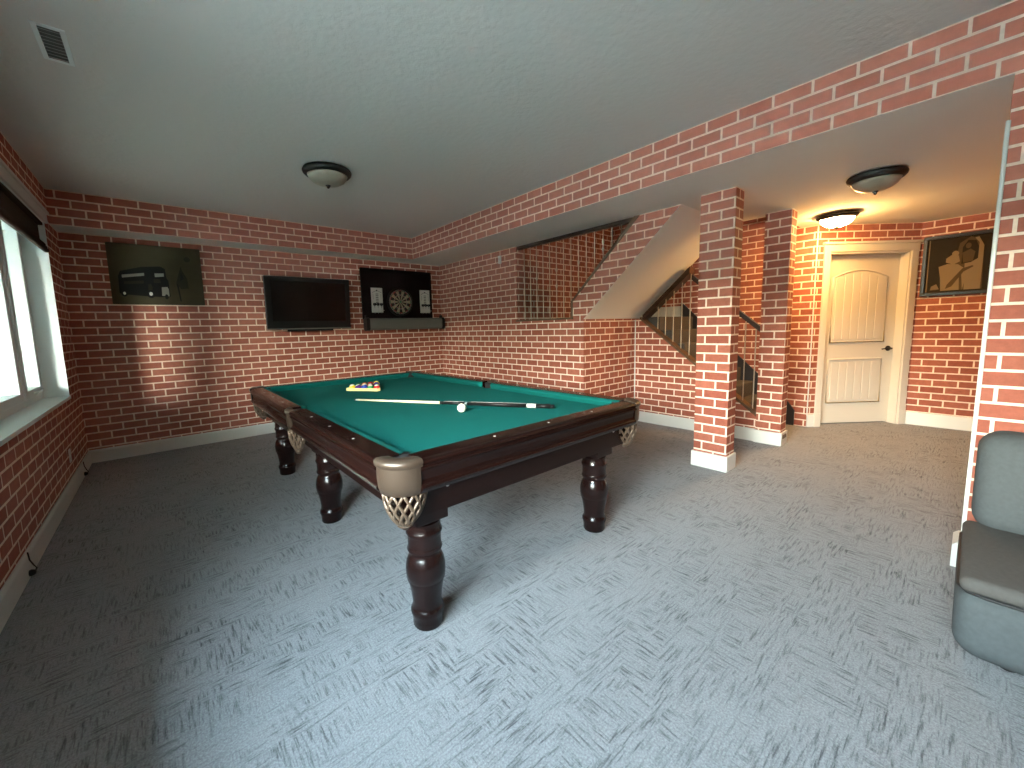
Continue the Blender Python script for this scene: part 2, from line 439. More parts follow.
# ------------------------------------------------------------------ windows
def window(name, y0, y1, z0, z1, with_head=True):
    f = MB()
    xf0, xf1 = -.262, -.160
    def ring(ya, yb, za, zb, w, x0, x1):
        f.box((x0, ya, za), (x1, ya + w, zb), 'vinyl', .004); f.box((x0, yb - w, za), (x1, yb, zb), 'vinyl', .004)
        f.box((x0, ya + w, za), (x1, yb - w, za + w), 'vinyl', .004); f.box((x0, ya + w, zb - w), (x1, yb - w, zb), 'vinyl', .004)
    ring(y0, y1, z0, z1, .06, xf0, xf1)
    L_ = y1 - y0
    cuts = [y1, y1 - .27 * L_, y0 + .27 * L_, y0]
    for k in (1, 2): f.box((xf0, cuts[k] - .045, z0 + .06), (xf1, cuts[k] + .045, z1 - .06), 'vinyl', .004)
    o = struct(f.build(name))
    for k in range(3):
        ya, yb = cuts[k + 1] + (.045 if k < 2 else .06), cuts[k] - (.045 if k > 0 else .06)
        f = MB(); ring(ya, yb, z0 + .06, z1 - .06, .065, xf0 + .024, xf1 + .014); s = f.build('window_sash', o)
        g = MB(); g.box((-.222, ya + .065, z0 + .125), (-.216, yb - .065, z1 - .125), 'glass'); g.build('pane', s)
        if k != 1 and z0 > .3:                                                     # casement crank
            h = MB(); h.box((xf1 + .012, (ya + yb) / 2 - .03, z0 + .080), (xf1 + .035, (ya + yb) / 2 + .03, z0 + .10), 'vinyl', .004)
            h.tube([(xf1 + .03, (ya + yb) / 2, z0 + .095), (xf1 + .05, (ya + yb) / 2 + .01, z0 + .10), (xf1 + .05, (ya + yb) / 2 + .07, z0 + .11)], .006, 'vinyl', 6)
            h.build('crank_handle', s)
    r = MB()                                                           # white reveal boards, sill
    r.box((-.165, y1 - .012, z0), (.004, y1 + .006, z1), 'vinyl'); r.box((-.165, y0 - .006, z0), (.004, y0 + .012, z1), 'vinyl'); r.box((-.165, y0, z1 - .012), (.004, y1, z1 + .006), 'vinyl')
    r.build('window_reveal', o)
    r = MB(); r.box((-.165, y0 - .006, z0 - .02), (.012, y1 + .006, z0 + .008), 'vinyl', .004); r.build('window_sill', o)
    if with_head:
        r = MB(); r.box((0, y0 - .06, z1 - .005), (.02, y1 + .05, z1 + .095), 'trim_dull', .004)
        r.box((0, y0 - .075, z1 + .075), (.035, y1 + .065, z1 + .10), 'trim_dull', .004); r.build('head_casing', o)
    # daylight portal in the opening
    ld = bpy.data.lights.new(name + '_portal', 'AREA'); ld.shape = 'RECTANGLE'; ld.size = z1 - z0; ld.size_y = L_
    ld.cycles.is_portal = True
    lo = bpy.data.objects.new('daylight_portal', ld); C.objects.link(lo)
    lo.location = (-.29, (y0 + y1) / 2, (z0 + z1) / 2); lo.rotation_euler = (0, -PI / 2, 0)
    return o
window('window_1', *WIN[0]); window('window_2', *WIN[1])

def shade(label, y0, y1):
    t = thing('woven_shade', label, 'window shade', (-.035, (y0 + y1) / 2, 2.085))
    w = (y1 - y0) / 2 - .014
    b = MB(); b.box((-.012, -w, .06), (.0, w, .265), 'shade'); b.build('shade_panel', t)
    for k in range(3):
        b = MB(); b.tube([(.012 + .008 * k, -w, .075 - .024 * k), (.012 + .008 * k, w, .075 - .024 * k)], .020, 'shade', 10); b.build('fold', t)
    b = MB(); b.box((-.02, -w, .240), (.03, w, .268), 'shade', .003); b.build('head_rail', t)
shade('dark brown woven shade gathered at the top of the white window', *WIN[0][:2])

b = MB(); b.box((-30, -30, -.14), (-.285, 25, -.02), 'patio'); struct(b.build('ground'))
b = MB(); b.box((-3.75, -4.3, 2.78), (-.285, 8.0, 2.98), 'added_roof'); b.box((-1.3, YN - 1, 2.78), (-.285, -4.3, 2.98), 'added_roof'); struct(b.build('added_overhang'))  # added roof out of view, blocks steep sky light at the windows
b = MB(); b.box((-3.7, -4.0, -.02), (-3.4, 8.0, 2.75), 'added_wall'); b.box((-3.4, 7.9, -.02), (-.285, 8.0, 2.75), 'added_wall'); struct(b.build('added_screen_wall'))  # unseen wall added outside the visible window to dim its daylight
b = MB(); b.box((-2.6, -4.26, -.02), (-.285, -4.16, 2.78), 'added_wall'); struct(b.build('added_wing_wall'))  # added wing wall, cuts the sky light falling on window frames and reveal

# ------------------------------------------------------------------ door on the diagonal wall
b = MB()
for s0, s1 in ((S0 - .006, S0 + .02), (S1 - .02, S1 + .006)): b.box((s0, -.004, 0), (s1, .14, DT), 'doorpaint', T=TD)
b.box((S0, -.004, DT - .02), (S1, .14, DT + .006), 'doorpaint', T=TD)
door = struct(b.build('door_1'))
def casing(name, lo, hi):
    c = MB(); c.box(lo, hi, 'doorpaint', .004, T=TD); return c.build(name, door)
casing('door_casing', (S0 - .068, -.02, .16), (S0 + .004, .0, DT + .0)); casing('door_casing', (S1 - .004, -.02, .16), (S1 + .078, .0, DT + .0))
casing('plinth_block', (S0 - .074, -.026, 0), (S0 + .004, .0, .165)); casing('plinth_block', (S1 - .004, -.026, 0), (S1 + .084, .0, .165))
c = MB(); c.box((S0 - .074, -.022, DT), (S1 + .084, 0, DT + .085), 'doorpaint', .004, T=TD); c.box((S0 - .09, -.04, DT + .085), (S1 + .10, 0, DT + .112), 'doorpaint', .005, T=TD); c.build('head_casing', door)
d0, d1, yd = S0 + .022, S1 - .022, .095
c = MB(); c.box((d0, yd, .012), (d1, yd + .04, DT - .022), 'doorpaint', .003, T=TD); slab = c.build('door_slab', door)
def panel(x0, x1, z0, z1, arch):
    p = MB()
    n = 14
    pts = [(x0, z0), (x1, z0)] + [(x1 + (x0 - x1) * k / n, z1 + arch * math.sin(PI * k / n)) for k in range(n + 1)]
    p.tube([(x, yd - .002, z) for x, z in pts], .011, 'doorpaint', 8, T=TD, closed=True)
    nb = 6; w = (x1 - x0 - .07) / nb
    for k in range(nb):
        xa = x0 + .035 + k * w
        xm = (xa + w / 2 - x0) / (x1 - x0)
        p.box((xa + .004, yd - .007, z0 + .035), (xa + w - .004, yd + .002, z1 - .035 + arch * math.sin(PI * xm)), 'doorpaint', .0035, T=TD)
    return p.build('door_panel', door)
pw0, pw1 = d0 + .13, d1 - .13
panel(pw0, pw1, 1.02, 1.80, .085); panel(pw0, pw1, .27, .81, 0)
h = MB()
hx, hz = d1 - .065, .93
h.lathe([(0, 0), (.032, 0), (.032, .008), (.026, .014), (.012, .016), (.012, .05), (0, .05)], 'bronze', 20, T=TD @ TR((hx, yd, hz)) @ Matrix.Rotation(PI / 2, 4, 'X'))
h.tube([(hx, yd - .045, hz), (hx - .04, yd - .05, hz + .004), (hx - .115, yd - .045, hz - .004)], [.011, .009, .007], 'bronze', 10, T=TD)
h.build('door_handle', door)

# ------------------------------------------------------------------ stairs
st = thing('staircase', 'U-shaped carpeted staircase behind the brick knee wall and columns', 'staircase', (X2 + .1, -3.0, 0))
def loc_st(p): return (p[0] - (X2 + .1), p[1] + 3.0, p[2])
nst = 8
y_b, y_t = -4.42, -3.13
for k in range(nst):
    ya = y_b + (y_t - y_b) * k / (nst); zt = 1.40 * (k + 1) / nst
    b = MB(); b.box(loc_st((X2 + .10, ya - .02, 0 if k < 1 else zt - .35)), loc_st((X3 - .03, ya + (y_t - y_b) / nst + .1, zt)), 'stairrug', .012); b.build('step', st)
b = MB(); b.box(loc_st((XR + .13, y_t - .02 + .19, 1.26)), loc_st((X3 - .01, OY - .005, 1.40)), 'stairrug', .01); b.box(loc_st((X2 + .11, y_t - .02, 1.28)), loc_st((X3 - .01, y_t + .20, 1.40)), 'stairrug', .01); b.build('landing', st)
b = MB(); b.box(loc_st((X3 - .022, y_t, 1.40)), loc_st((X3 - .004, OY - .01, 1.56)), 'trim', .003); b.build('landing_baseboard', st)
b = MB(); b.prism([loc_st((0, y, z))[1:] for y, z in ((-4.56, 0), (-4.56, .19), (-4.49, .29), (-3.13, 1.62), (-3.13, 1.3), (-4.3, 0))], 'x', X3 - .028 - X2 - .1, X3 - .006 - X2 - .1, 'skirt'); b.build('skirt_board', st)
# upper flight: white sloped underside, treads above it
b = MB(); b.prism([loc_st((0, *p))[1:] for p in (SL0, SL1, (SL1[0] + .10, HS), (SL0[0] + .11, 1.388))], 'x', XR + .121 - X2 - .1, X2 + .11 - X2 - .1, 'soffit'); b.build('sloped_underside', st)
nup = 6
for k in range(nup):
    ya = -2.86 - .17 * k; zt = 1.40 + .17 * (k + 1)
    b = MB(); b.box(loc_st((XR + .13, ya - .19, zt - .05)), loc_st((X2 + .10, ya, zt)), 'stairrug', .01); b.build('step', st)
b = MB(); b.prism([loc_st((0, y, z))[1:] for y, z in ((-3.13, 1.36), (-3.72, 1.895), (-3.72, 1.975), (-3.13, 1.43))], 'x', X2 - .015 - X2 - .1, X2 + .125 - X2 - .1, 'railwood'); b.build('stringer_trim', st)
def baluster(parent, x, y, z0, z1, knuckles=0, off=(0, 0, 0)):
    b = MB(); pts = []; rs = []
    zs = [z0 + (z1 - z0) * k / 24 for k in range(25)]
    kz_ = [] if knuckles == 0 else ([z0 + (z1 - z0) * .55] if knuckles == 1 else [z0 + (z1 - z0) * .42, z0 + (z1 - z0) * .62])
    zs = sorted(zs + [q + d for q in kz_ for d in (-.03, -.018, 0, .018, .03)])
    for z in zs:
        r = .0062
        for q in kz_:
            d = abs(z - q)
            if d < .03: r = max(r, .0062 + .010 * (1 - d / .03))
        pts.append((x - off[0], y - off[1], z - off[2])); rs.append(r)
    b.tube(pts, rs, 'baluster', 8); return b.build('baluster', parent)

# railing set into the opening of the stair wall
ox = (XR + .045, -2.4, 1.40)
rl = thing('stair_railing', 'metal balusters filling the triangular opening in the brick stair wall', 'railing', ox)
k = 0; y = -2.02
while y > -3.62:
    zb = 1.41 if y > TP0[0] else TP0[1] + (TP0[0] - y) * (TP1[1] - TP0[1]) / (TP0[0] - TP1[0]) + .01
    baluster(rl, ox[0], y, zb, 2.37, (0, 0, 1, 0, 0, 2)[k % 6] if k < 12 else 0, ox); y -= .112; k += 1
def lb(name, lo, hi, mt, parent, o, bev=.003):
    b = MB(); b.box([lo[i] - o[i] for i in range(3)], [hi[i] - o[i] for i in range(3)], mt, bev); return b.build(name, parent)
lb('handrail', (XR + .015, -3.66, 2.355), (XR + .075, OY - .002, 2.398), 'railwood', rl, ox)
lb('sill_board', (XR - .012, TP0[0] - .01, 1.392), (XR + .13, OY + .02, 1.415), 'capwood', rl, ox)
lb('end_trim', (XR - .010, TP0[0] - .006, 1.415), (XR + .125, TP0[0] + .022, TP0[1] + .01), 'capwood', rl, ox)
b = MB(); b.prism([(y - ox[1], z - ox[2]) for y, z in ((TP0[0] + .02, TP0[1]), (TP0[0] - .0, TP0[1] - .005), (TP1[0] - .012, TP1[1] - .002), (TP1[0] + .045, TP1[1] - .002))], 'x', XR - .012 - ox[0], XR + .125 - ox[0], 'capwood'); b.build('sloped_cap', rl)

# railing on the knee wall
ox = (X2 + .05, -3.7, .8)
rl = thing('stair_railing', 'dark handrail with metal balusters on the sloped knee wall between the columns', 'railing', ox)
b = MB(); b.prism([(y - ox[1], z - ox[2]) for y, z in ((KT0[0] + .03, KT0[1] + .0), (KT0[0] + .03, KT0[1] + .028), (-4.72, kz(-4.72) + .035), (-4.72, kz(-4.72) + .0))], 'x', X2 - .012 - ox[0], X2 + .11 - ox[0], 'capwood'); b.build('wall_cap', rl)
b = MB(); b.prism([(y - ox[1], z - ox[2]) for y, z in ((-3.70, 1.835), (-3.70, 1.895), (-4.62, 1.10), (-4.62, 1.04))], 'x', .02, .07, 'railwood'); b.build('handrail', rl)
def hz_(y): return 1.865 - (y + 3.70) * (-1) * (-.8641) if False else 1.84 + (y + 3.70) * .8641
y = -3.31
while y > -4.45:
    zt = min(1.37 + (-3.13 - y) * .9, hz_(y) if y < -3.72 else 9)
    baluster(rl, X2 + .05, y, kz(y) + .02, max(zt, kz(y) + .1), 0, ox); y -= .1005

# ------------------------------------------------------------------ pool table
PT = (2.165, -3.142, 0)
HX, HY, ZT, ZB = .885, 1.487, .83, .780
pool = thing('pool_table', 'dark mahogany pool table with green cloth and bronze leather pockets', 'pool table', PT)
RN = .150                                              # rail width to the cushion nose
PC = [(sx * (HX - .122), sy * (HY - .122)) for sx in (1, -1) for sy in (1, -1)]
PSIDE = [(sx * (HX - .068), 0.) for sx in (1, -1)]
# cloth bed with bites taken out at the six pockets
def bed_outline():
    ex, ey = HX - .128, HY - .128; r = .064; pts = []
    def arc(cx, cy, a0, a1, n=10):
        return [(cx + r * math.cos(a0 + (a1 - a0) * k / n), cy + r * math.sin(a0 + (a1 - a0) * k / n)) for k in range(n + 1)]
    pts += arc(ex, ey, -PI / 2 , -PI, 8)[0:] + []
    pts = []
    pts += arc(ex, ey, -PI / 2, -PI)                   # +x +y corner, walking counter-clockwise
    pts += arc(-ex, ey, 0, -PI / 2)
    pts += arc(-ex - .06, 0, PI / 2 - .35, -PI / 2 + .35)
    pts += arc(-ex, -ey, PI / 2, 0)
    pts += arc(ex, -ey, PI, PI / 2)
    pts += arc(ex + .06, 0, -PI / 2 - .35, -PI - PI / 2 + .35)
    return pts
b = MB(); b.prism(bed_outline(), 'z', ZB - .03, ZB, 'cloth', 'hole'); b.build('bed_cloth', pool)

RAILP = [(RN - .045, ZT - .001), (.024, ZT), (.010, ZT - .003), (.002, ZT - .010), (.0, ZT - .018), (.007, ZT - .024), (.007, ZT - .029), (.002, ZT - .033), (.002, ZT - .040),
         (.010, ZT - .046), (.014, ZT - .060), (.016, ZT - .085), (.014, ZT - .100), (.006, ZT - .106), (.002, ZT - .114), (.006, ZT - .122), (.014, ZT - .128), (.022, ZT - .140), (RN - .045, ZT - .140)]
CUSHP = [(RN - .045, ZT - .003), (RN - .012, ZT - .008), (RN, ZT - .014), (RN - .003, ZT - .020), (RN - .03, ZB - .002), (RN - .045, ZB - .002)]
def rail(axis, sgn, c0, c1, sights, wood):
    """axis 'y': a long-side rail on the side x = sgn*HX running along y from c0 to c1; axis 'x': an end rail."""
    def prof(P):
        return [((HX - o) * sgn, z) if axis == 'y' else ((HY - o) * sgn, z) for o, z in P]
    b = MB()
    b.prism(prof(RAILP), axis, c0, c1, wood) if axis == 'y' else b.prism(prof(RAILP), 'x', c0, c1, wood)
    r = b.build('rail', pool)
    g = MB(); P = prof(CUSHP)
    ax = 'y' if axis == 'y' else 'x'
    # cushion with slanted ends
    n = len(P); vs = []
    for cc, sg in ((c0, 1), (c1, -1)):
        for (o, z), (u, _z) in zip(CUSHP, P):
            sl = .004 + (o - (RN - .045)) * .75
            q = cc + sg * sl
            vs.append((u, q, z) if axis == 'y' else (q, u, z))
    g.add(vs, [list(range(n)), list(range(n, 2 * n))[::-1]] + [[i, (i + 1) % n, n + (i + 1) % n, n + i] for i in range(n)], 'cloth')
    g.build('cushion', r)
    for q in sights:
        s = MB(); o = (HX if axis == 'y' else HY) - .058
        cx, cy = (o * sgn, q) if axis == 'y' else (q, o * sgn)
        s.prism([(cx - .008, cy), (cx, cy - .008), (cx + .008, cy), (cx, cy + .008)] if True else [], 'z', ZT - .002, ZT + .0008, 'pearl'); s.build('rail_sight', r)
ye, xe = HY - .132, HX - .132
for sx in (1, -1):
    for sy in (1, -1):
        lo, hi = sorted((sy * .062, sy * ye))
        rail('y', sx, lo, hi, [sy * q for q in (.35, .67, 1.0)], 'mahogany_y')
for sy in (1, -1): rail('x', sy, -xe, xe, [-.345, 0.015, .375], 'mahogany')
# frame below the rails
b = MB(); ax_, ay_, th = HX - .115, HY - .085, .03
for lo, hi in (((-ax_, -ay_, .560), (ax_, -ay_ + th, ZT - .139)), ((-ax_, ay_ - th, .560), (ax_, ay_, ZT - .139)), ((-ax_, -ay_ + th, .560), (-ax_ + th, ay_ - th, ZT - .139)), ((ax_ - th, -ay_ + th, .560), (ax_, ay_ - th, ZT - .139))):
    b.box(lo, hi, 'mahogany', .004)
b.build('frame_apron', pool)
b = MB(); b.box((-ax_ + .02, -ay_ + .02, ZB - .075), (ax_ - .02, ay_ - .02, ZB - .0305), 'hole'); b.build('slate', pool)
# legs
LEGP = [(0, 0), (.062, 0), (.067, .008), (.067, .030), (.069, .050), (.074, .062), (.075, .075), (.070, .085), (.065, .092), (.064, .112), (.068, .150), (.075, .190), (.0795, .205), (.0795, .211), (.084, .214), (.0875, .245), (.0875, .268), (.083, .295), (.073, .318),
        (.067, .328), (.067, .334), (.074, .340), (.078, .350), (.074, .360), (.073, .366), (.073, .405), (.075, .412), (.080, .422), (.078, .432), (.074, .438), (.074, .47), (0, .47)]
def leg(x, y):
    b = MB(); b.lathe([(r, z * 1.04) for r, z in LEGP], 'legwood', 36); o = b.build('leg', pool, (x, y, 0), sharp=50)
    q = MB(); q.box((-.080, -.080, .500), (.080, .083, ZT - .142), 'legwood', .006); q.build('leg_block', o)
for x in (-.645, .600):
    for y in (-1.284, 0.025, 1.284): leg(x, y)
for x in (-.62, .60):
    b = MB(); b.lathe([(0, 0), (.009, 0), (.009, .003), (.006, .006), (0, .006)], 'steel', 12, T=TR((x + .03, -ay_, .665)) @ Matrix.Rotation(PI / 2, 4, 'X')); b.build('bolt', pool)
# pockets: leather iron, shell, net, dark liner
def arcpts(r, a0, a1, n): return [(r * math.cos(a0 + (a1 - a0) * k / n), r * math.sin(a0 + (a1 - a0) * k / n)) for k in range(n + 1)]
def pocket(x, y, rz, side=False):
    """local +x points outwards through the pocket; the pocket centre is the origin."""
    half = math.radians(53 if not side else 70)
    R1, R0 = (.123, .054) if not side else (.078, .048)
    T = None
    b = MB()                                            # padded rim (leather over the iron)
    n = 20
    def sector(r0, r1, z0, z1, mt, bm, h=half):
        o = arcpts(r1, -h, h, n); i = arcpts(r0, -h * .98, h * .98, n)[::-1]
        bm.prism(o + i, 'z', z0, z1, mt)
    prof = [(R0, ZT - .045), (R0 - .002, ZT - .01), (R0 + .006, ZT + .002), ((R0 + R1) / 2, ZT + .006), (R1 - .012, ZT + .004), (R1 - .002, ZT - .004), (R1, ZT - .014), (R1 - .003, ZT - .024), (R1 - .008, ZT - .030), (R1 - .012, ZT - .045)]
    b.lathe(prof + [prof[0]], 'leather', n, a0=-half, a1=half)
    for s in (-1, 1):
        o = [(r * math.cos(s * half), r * math.sin(s * half), z) for r, z in prof]
        b.add(o, [list(range(len(o)))], 'leather')
    p = b.build('pocket', pool, (x, y, 0), sharp=45); p.rotation_euler.z = rz
    s = MB(); k2 = half * .93
    sp = [(R1 - .008, ZT - .030), (R1 - .008, ZT - .075), (R1 - .011, ZT - .110), (R1 - .020, ZT - .138), (R1 - .030, ZT - .142)]
    s.lathe(sp + [(r - .006, z) for r, z in sp[::-1]] + [sp[0]], 'leather', n, a0=-k2, a1=k2); s.build('leather_shell', p)
    l = MB(); l.lathe([(R0 - .001, ZT - .01), (R0 - .004, ZT - .06), (R0 - .006, ZT - .135)], 'hole', 24); l.build('liner', p)
    # net of crossing straps, hanging from the shell
    g = MB(); ztop, zbot = ZT - .135, ZT - .275
    cx = R1 * .42
    def netp(a, u):
        rr = (.086 if not side else .052) * (1 - .12 * u - .58 * u ** 2.6)
        off = (.010 if not side else .012) + (.020 if not side else .0) * u
        return (off + rr * math.cos(a), rr * math.sin(a), ztop + (zbot - ztop) * u)
    ns = 13 if not side else 10
    for dirn in (1, -1):
        for k in range(ns):
            a0 = -PI + 2 * PI * k / ns
            g.tube([netp(a0 + dirn * .95 * u, u) for u in [j / 8 for j in range(9)]], .0068, 'netting', 6)
    for u, r in ((0, .006), (1, .010)):
        g.tube([netp(2 * PI * k / 24, u) for k in range(24)], r, 'netting', 6, closed=True)
    g.build('net', p)
    e = netp(0, 1); rb = abs(netp(0, 1)[0] - netp(PI, 1)[0]) / 2; cxm = (netp(0, 1)[0] + netp(PI, 1)[0]) / 2
    q = MB(); q.lathe([(0, -.028), (.014, -.024), (.022, -.012), (rb + .004, 0), (rb, .012), (0, .014)], 'leather', 20, T=TR((cxm, 0, zbot))); q.build('net_boss', p)
for (x, y) in PC: pocket(x, y, math.atan2(y / abs(y), x / abs(x)))
for (x, y) in PSIDE: pocket(x, y, 0 if x > 0 else PI, True)

# ------------------------------------------------------------------ things on the table
# cue ball
b = MB(); b.lathe([(.0286 * math.sin(PI * k / 20), -.0286 * math.cos(PI * k / 20)) for k in range(21)], 'ivory', 28)
tag(b.build('cue_ball', loc=(2.155, -3.850, ZB + .0287)), 'white cue ball on the green cloth in front of the cue', 'ball')
# cue, tip to butt
tip, butt = Vector((1.832, -2.862, ZB + .0068)), Vector((2.632, -4.212, ZB + .0158))
cue = thing('pool_cue', 'pool cue lying across the green cloth, pale shaft and black butt', 'cue', tip)
CV = butt - tip; CL = CV.length; cd = CV.normalized()
def cue_part(name, f0, f1, mt, extra=0.):
    r0, r1 = .0062 + .0088 * f0 + extra, .0062 + .0088 * f1 + extra
    b = MB(); b.tube([cd * CL * f0, cd * CL * f1], [r0, r1], mt, 14); return b.build(name, cue)
cue_part('tip', 0, .008, 'black'); cue_part('ferrule', .008, .024, 'pearl'); cue_part('shaft', .024, .475, 'maple')
cue_part('collar', .475, .49, 'black', .0004); cue_part('forearm', .49, .60, 'black'); cue_part('ring', .60, .612, 'steel', .0004)
cue_part('wrap', .612, .885, 'black', .0004); cue_part('band', .885, .925, 'pearl', .0003); cue_part('butt_sleeve', .925, .985, 'black'); cue_part('bumper', .985, 1., 'black', -.003)
for s_, f0, f1 in ((1, .495, .595), (1, .63, .88)):
    q = MB(); side = Vector((0, 0, 1)).cross(cd).normalized()
    a = (side * .45 + Vector((0, 0, .9))).normalized()
    q.tube([cd * CL * f0 + a * (.0064 + .0088 * f0), cd * CL * f1 + a * (.0064 + .0088 * f1)], .0028, 'pearl', 6); q.build('inlay', cue)
# rack with fifteen balls
A_, B_ = Vector((1.955, -2.285)), Vector((2.150, -2.545))
ux = (B_ - A_).normalized(); uy = Vector((-ux.y, ux.x))
rk = thing('triangle_rack', 'pale yellow triangle rack around the balls at the far end of the table', 'ball rack', (A_.x, A_.y, ZB), math.atan2(ux.y, ux.x))
Ls = .368; br = .0286; hgt = Ls * math.sin(PI / 3)
def tri(off):
    c = Vector((Ls / 2, hgt / 3)); out = []
    rad = 2 * hgt / 3 - 2 * off
    rr = .02 if off == 0 else .014
    for k in range(3):
        a = -PI / 2 + PI + 2 * PI * k / 3 + (0)
        a = PI / 2 + 2 * PI * k / 3
        tipv = c + Vector((math.cos(a), math.sin(a))) * (rad - 2 * rr)
        for j in range(7):
            q = a - PI / 3 + 2 * PI / 3 * j / 6
            out.append(tipv + Vector((math.cos(q), math.sin(q))) * rr)
    return out
o, i = tri(0), tri(.009)
b = MB(); n = len(o)
vs = [(*p, .002) for p in o] + [(*p, .002) for p in i] + [(*p, .026) for p in o] + [(*p, .026) for p in i]
fs = []
for k in range(n):
    j = (k + 1) % n
    fs += [[k, j, 2 * n + j, 2 * n + k], [n + j, n + k, 3 * n + k, 3 * n + j], [2 * n + k, 2 * n + j, 3 * n + j, 3 * n + k], [n + k, n + j, j, k]]
b.add(vs, fs, 'rackwood'); b.build('rack_frame', rk)
BC = {1: ('yellow', (.85, .60, .05)), 2: ('blue', (.02, .05, .35)), 3: ('red', (.60, .03, .03)), 4: ('purple', (.10, .03, .20)), 5: ('orange', (.80, .20, .02)), 6: ('green', (.02, .20, .06)), 7: ('maroon', (.22, .02, .03)), 8: ('black', (.01, .01, .01))}
for k in list(BC): M['b_' + BC[k][0]] = mat('ball_' + BC[k][0], BC[k][1], .1, coat=.5)
order = [9, 12, 10, 14, 11, 6, 13, 15, 8, 5, 7, 2, 3, 4, 1]
grid = [(r, c) for r in range(5) for c in range(5 - r)]
rowname = ['long front row', 'second row', 'third row', 'fourth row', 'tip']
for (r, c), num in zip(grid, order):
    lx = Ls / 2 + (c - (4 - r) / 2) * 2.18 * br; ly = .009 + br * 1.2 + r * 2.18 * br * math.sin(PI / 3)
    P_ = A_ + ux * lx + uy * ly
    base = num if num <= 8 else num - 8
    nm = BC[base][0]
    b = MB(); seg = 20
    prof = [(br * math.sin(PI * k / seg), -br * math.cos(PI * k / seg)) for k in range(seg + 1)]
    rot = Matrix.Rotation(random.uniform(-.5, .5) + (0 if num > 8 else .2), 4, Vector((random.random(), random.random(), .1)).normalized())
    if num <= 8: b.lathe(prof, 'b_' + nm, 20, T=rot); lab = f'solid {nm} billiard ball in the {rowname[r]} of the triangle rack'
    else:
        b.lathe(prof[:7], 'ivory', 20, T=rot); b.lathe(prof[6:15], 'b_' + nm, 20, T=rot); b.lathe(prof[14:], 'ivory', 20, T=rot)
        lab = f'white ball with a {nm} stripe in the {rowname[r]} of the triangle rack'
    me = b.build('billiard_ball', loc=(P_.x, P_.y, ZB + br + .0003))
    bmx = bmesh.new(); bmx.from_mesh(me.data); bmesh.ops.remove_doubles(bmx, verts=bmx.verts[:], dist=1e-5); bmx.to_mesh(me.data); bmx.free()
    tag(me, lab, 'ball', 'racked billiard balls')

# ------------------------------------------------------------------ back wall: picture, television, dartboard
# television on a tilting bracket
tv = thing('television', 'black flat television mounted on the brick back wall beside the dartboard panel', 'television', (2.33, -.02, 1.72))
TT = TR((0, -.085, 0)) @ Matrix.Rotation(math.radians(4), 4, 'X')
b = MB(); b.box((-.545, -.03, -.335), (.545, .035, .345), 'black', .008, T=TT); b.build('tv_body', tv)
b = MB(); b.box((-.475, -.034, -.235), (.475, -.029, .285), 'screen', .001, T=TT); b.build('screen', tv)
b = MB(); b.box((-.545, -.036, -.345), (.545, .02, -.330), 'greybar', .004, T=TT); b.build('bottom_trim', tv)
b = MB(); b.box((-.30, -.01, -.375), (.30, .03, -.345), 'black', .006, T=TT); b.build('shadow_bar', tv)  # black bar standing in for the soundbar-like shadow under the set
b = MB(); b.box((-.2, -.06, -.15), (.2, .02, .15), 'black', .003); b.build('wall_bracket', tv)

# dartboard panel
dx0, dx1, dz0, dz1 = 3.10, 4.32, 1.50, 2.272
bp = thing('dartboard_backboard', 'large dark wooden panel behind the dartboard in the back corner', 'backboard', (dx0, 0, dz0))
b = MB(); b.box((0, -.028, 0), (dx1 - dx0, -.002, dz1 - dz0), 'cherry', .004); b.build('panel_board', bp)
for lo, hi in (((0, -.04, 0), (.04, -.002, dz1 - dz0)), ((dx1 - dx0 - .04, -.04, 0), (dx1 - dx0, -.002, dz1 - dz0)), ((.04, -.04, dz1 - dz0 - .04), (dx1 - dx0 - .04, -.002, dz1 - dz0))):
    b = MB(); b.box(lo, hi, 'cherry', .005); b.build('panel_edge', bp)
dc = (3.720, -.030, 1.772)
db = thing('dartboard', 'round black and cream dartboard on the dark wooden panel', 'dartboard', dc)
RX = Matrix.Rotation(PI / 2, 4, 'X')
b = MB(); b.lathe([(0, 0), (.225, 0), (.225, .030), (.222, .034), (0, .034)], 'sisal_black', 48, T=RX); b.build('board', db)
b = MB()
rings = [(.016, .094, 0), (.094, .102, 1), (.102, .162, 0), (.162, .170, 1)]
for k in range(20):
    a0 = PI / 2 + (k - .5) * PI / 10; a1 = a0 + PI / 10
    for r0, r1, t in rings:
        mt = ('sisal_black' if k % 2 == 0 else 'sisal_cream') if t == 0 else ('red' if k % 2 == 0 else 'greenp')
        sc = 1.06
        pts = [(r0 * sc * math.cos(a0), r0 * sc * math.sin(a0)), (r1 * sc * math.cos(a0), r1 * sc * math.sin(a0)), (r1 * sc * math.cos((a0 + a1) / 2), r1 * sc * math.sin((a0 + a1) / 2)), (r1 * sc * math.cos(a1), r1 * sc * math.sin(a1)), (r0 * sc * math.cos(a1), r0 * sc * math.sin(a1))]
        b.add([(x, -.0355, z) for x, z in pts], [list(range(5))], mt)
b.build('scoring_face', db)
b = MB(); b.lathe([(.018, .034), (.018, .037), (0, .037)], 'greenp', 20, T=RX); b.build('bullseye', db)
b = MB()
for r in (.018, .106, .115, .183, .192): b.tube([(r * math.cos(a), -.0365, r * math.sin(a)) for a in [2 * PI * k / 48 for k in range(48)]], .0012, 'steel', 5, closed=True)
b.build('wire', db)

